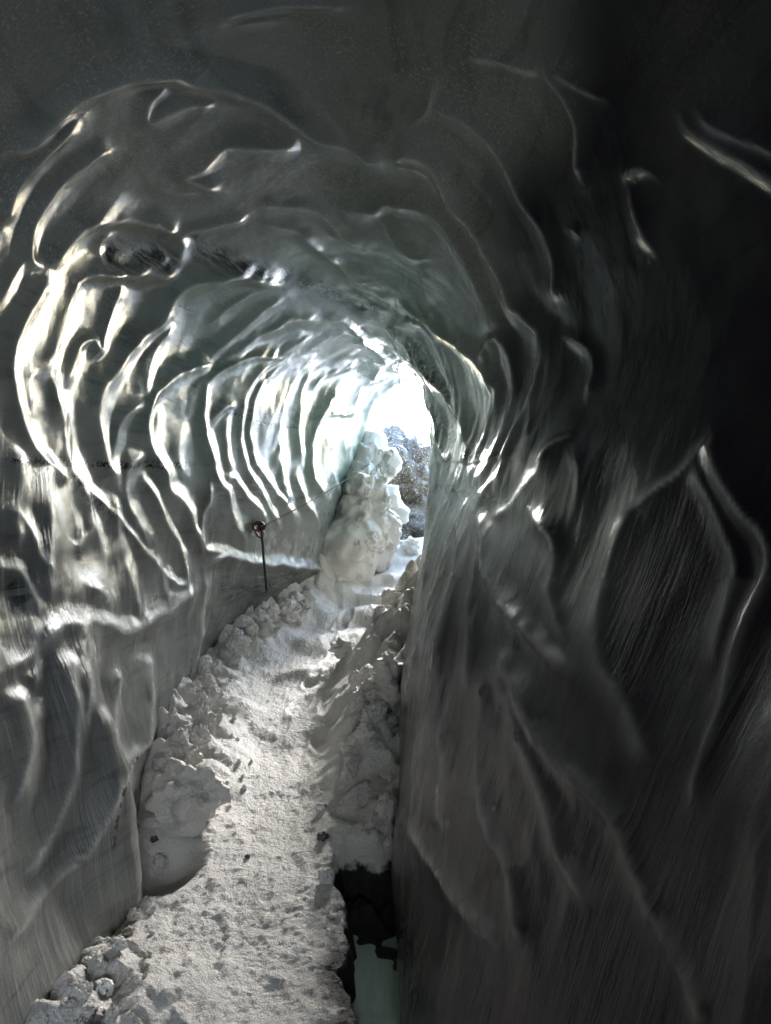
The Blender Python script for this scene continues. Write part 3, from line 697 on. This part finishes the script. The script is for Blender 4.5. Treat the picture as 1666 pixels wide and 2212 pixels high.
# ------------------------------------------------------------------ snow pile and debris heap at the mouth
def blob(name, spheres, mat, seed, cells, rough, I=ICO6):
    """one skin wrapped round a stack of spheres, seen from the middle: a heap"""
    V, T = I; C = np.array([s[:3] for s in spheres], float); Rr = np.array([s[3] for s in spheres])
    c0 = C.mean(0); t = np.linspace(0, 3, 240)
    out = np.zeros(len(V))
    for tt in t:
        p = c0+V*tt
        ins = (np.linalg.norm(p[:, None]-C[None], axis=2) < Rr[None]).any(1)
        out = np.where(ins, tt, out)
    W = c0+V*np.maximum(out, .05)[:, None]
    c = 1-worley(W[:, 0]*cells+seed, W[:, 1]*cells, W[:, 2]*cells)
    n = rough*(c-.4)+rough*.4*fbm(W[:, 0]*cells*1.5, W[:, 1]*cells*1.5, W[:, 2]*cells*1.5+seed, 3)
    return mesh_np(name, W+V*n[:, None], T, mat)
def w3(d, x, y): p = px(d, x, y); return (p[0], d, p[1]+CAMZ)
sp = [w3(8.8, 842, 1000)+(.17,), w3(8.9, 800, 968)+(.24,), w3(8.7, 852, 1110)+(.17,), w3(7.9, 762, 1110)+(.22,), w3(7.8, 770, 1170)+(.30,), w3(8.0, 775, 1050)+(.18,), w3(7.6, 745, 1215)+(.3,), w3(8.5, 770, 1040)+(.30,), w3(8.4, 735, 1100)+(.42,), w3(8.7, 800, 985)+(.17,), w3(8.7, 820, 1020)+(.17,), w3(8.6, 832, 1080)+(.19,), w3(8.4, 838, 1130)+(.16,), w3(8.6, 775, 990)+(.2,), w3(8.3, 780, 1090)+(.36,), w3(8.2, 800, 1150)+(.36,), w3(8.1, 760, 1180)+(.5,), w3(7.7, 735, 1200)+(.42,)]
sp_old = [w3(8.6, 800, 1010)+(.28,), w3(8.5, 790, 1060)+(.33,), w3(8.5, 800, 1110)+(.38,), w3(8.3, 780, 1150)+(.42,), w3(8.8, 815, 970)+(.2,), w3(8.1, 745, 1150)+(.42,), w3(8.0, 740, 1200)+(.45,), w3(8.6, 790, 1200)+(.5,), w3(8.8,835,1060)+(.22,)]
pile = tag(blob('snow_pile', sp, SNOW, 3.3, 6.0, .12), 'tall lumpy pile of warm sunlit snow on the left of the tunnel mouth', 'snow pile')
pv = np.empty(len(pile.data.vertices)*3); pile.data.vertices.foreach_get('co', pv); pv = pv.reshape(-1, 3)
bvh_pile = BVHTree.FromPolygons([tuple(v) for v in pv], [tuple(f.vertices) for f in pile.data.polygons])
for i in range(30):
    v = rr.random(); y = 975+v*215; x = 828-70*v*rr.random()+rr.uniform(-18, 28)
    h = bvh_pile.ray_cast(Vector((0, 0, CAMZ)), Vector(((x-CX)/F, 1, -(y-CY)/F)).normalized())[0]
    if h is None: continue
    o = protos[rr.randrange(6)].copy(); S.collection.objects.link(o); q = rr.uniform(5, 19)*h.y/F
    o.location = h+Vector((-.1*q, .55*q, -.1*q)); o.scale = (q*rr.uniform(.8, 1.3), q, q*rr.uniform(.7, 1.1)); o.rotation_euler = (rr.uniform(0, 6), rr.uniform(0, 6), 0)
    tag(o, size_word(q*F/h.y+3)+' snow chunk in the tall pile, '+('upper' if y < 1045 else 'middle' if y < 1120 else 'lower')+' part, '+('left' if x < 790 else 'middle' if x < 820 else 'right')+' side', 'snow chunk', 'snow chunks in the tall pile at the tunnel mouth')
sp = [w3(10.6, 850, 1060)+(.85,), w3(10.4, 880, 1120)+(.62,), w3(10.2, 890, 1180)+(.75,), w3(10.7, 848, 985)+(.40,), w3(10.7, 885, 1010)+(.42,), w3(10.5, 850, 1150)+(.8,), w3(10.3,915,1190)+(.5,)]
tag(blob('debris_heap', sp, GRAVEL, 6.1, 3.5, .22), 'dark speckled heap of ice debris and gravel outside the tunnel mouth', 'debris heap')

# ------------------------------------------------------------------ rope, anchor, shovel
def on_ice(x, y, off=.0):
    dr = Vector(((x-CX)/F, 1, -(y-CY)/F)); h = bvh_ice.ray_cast(Vector((0, 0, CAMZ)), dr.normalized())
    p = h[0] if h[0] else Vector((0, 0, CAMZ))+dr*6
    return p - dr.normalized()*off
ap = on_ice(556, 1141, .03)
an = empty('ice_anchor', ap); tag(an, 'ice screw with orange carabiner fixed in the left wall where the rope ends', 'ice anchor')
V, Qd = tube([(-.18, .02, 0), (-.02, 0, 0), (.05, -.01, 0)], .016, 12); mesh_np('screw', V, Qd, METAL, an)
V, Qd = join([tube([(.03, -.02, -.03), (.03, -.02, .035)], .012, 10), tube([(.03, -.022, .035), (-.02, -.03, .055)], .009, 8)]); mesh_np('hanger', V, Qd, METAL, an)
a_ = np.linspace(0, 2*math.pi, 33)
V, Qd = tube([(.02+.03*math.cos(q)-.02*math.sin(q), -.04, -.02+.055*math.sin(q)) for q in a_], .009, 8); mesh_np('carabiner', V, Qd, ORANGE, an)
V, Qd = tube([(.02+.04*math.cos(q*1.0), -.05+.01*math.sin(3*q), .015+.035*math.sin(q)) for q in np.linspace(0, 6.2, 30)], .010, 8); mesh_np('sling', V, Qd, ORANGE, an)
kn = [(.045+.022*math.cos(2*q)*(1+.3*math.cos(3*q)), -.05+.02*math.sin(3*q), .01+.022*math.sin(2*q)*(1+.3*math.cos(3*q))) for q in np.linspace(0, 6.28, 60)]
ro = empty('rope', ap+Vector((.045, -.05, .01))); tag(ro, 'long rope stretched from the left wall anchor up to the tunnel mouth', 'rope')
V, Qd = tube([(x-.045, y+.05, z-.01) for x, y, z in kn], .007, 8); mesh_np('knot', V, Qd, ROPE, ro)
end = Vector(w3(9.6, 852, 960)); s0 = ro.location
pts = [tuple((end-s0)*q+Vector((0, 0, -.06*math.sin(math.pi*q)))) for q in np.linspace(0, 1, 60)]
V, Qd = tube(pts, .006, 8); mesh_np('line', V, Qd, ROPEG, ro)
sc = s0.y/F
tail = [((x-565)*sc, -.03-.01*math.sin(y*.02), -(y-1141)*sc) for x, y in catmull([(565,1146),(567,1165),(569,1185),(570,1205),(573,1230),(575,1250),(578,1277)], 6)]
V, Qd = tube(tail, .0105, 8); mesh_np('tail', V, Qd, ROPE, ro)
# rope outside on the right and post it comes from
V, Qd = tube([w3(11, 868, 950), w3(10.9, 890, 961), w3(10.4, 930, 978), w3(9.9, 960, 990)], .009, 8)
tag(mesh_np('rope', V, Qd, ROPEG), 'short length of rope crossing the white opening on the right', 'rope')
post = empty('anchor_post', w3(11, 867, 965)); tag(post, 'thin dark post standing on the debris heap in the opening', 'post')
V, Qd = tube([(0, 0, -.25), (-.02, 0, .1), (-.06, 0, .28)], .012, 8); mesh_np('pole', V, Qd, ROPE, post)
V, Qd = tube([(-.02, 0, .02), (0, -.02, .06), (.02, 0, .1)], .03, 8); mesh_np('knot', V, Qd, ROPE, post)
sh = empty('snow_shovel', w3(11.8, 904, 990)); tag(sh, 'snow shovel with red D shaped grip stuck upright in the snow outside', 'shovel')
q = 11.8/F
V, Qd = join([tube([(-.062, 0, 58*q), (.062, 0, 58*q)], .013, 10), tube([(.062, 0, 58*q), (.058, 0, 50*q), (.03, 0, 43*q), (-.005, 0, 38*q)], .012, 10), tube([(-.062, 0, 58*q), (-.064, 0, 50*q), (-.04, 0, 43*q), (-.005, 0, 38*q)], .012, 10)])
mesh_np('grip', V, Qd, RED, sh)
V, Qd = tube([(-.005, 0, 39*q), (.015, 0, -12*q)], .014, 10); mesh_np('shaft', V, Qd, plain('pale_metal', (.6, .6, .6), .4, .6), sh)
bl = []
for i in range(9):
    for j in range(9): bl.append((-.12+.03*j, .02*((j-4)/4)**2, -12*q-.32*i/8))
bl = np.array(bl); V = np.concatenate([bl, bl+[0, .006, 0]]); g = grid_quads(9, 9)
mesh_np('blade', V, np.concatenate([g, g[:, ::-1]+81]), RED, sh)
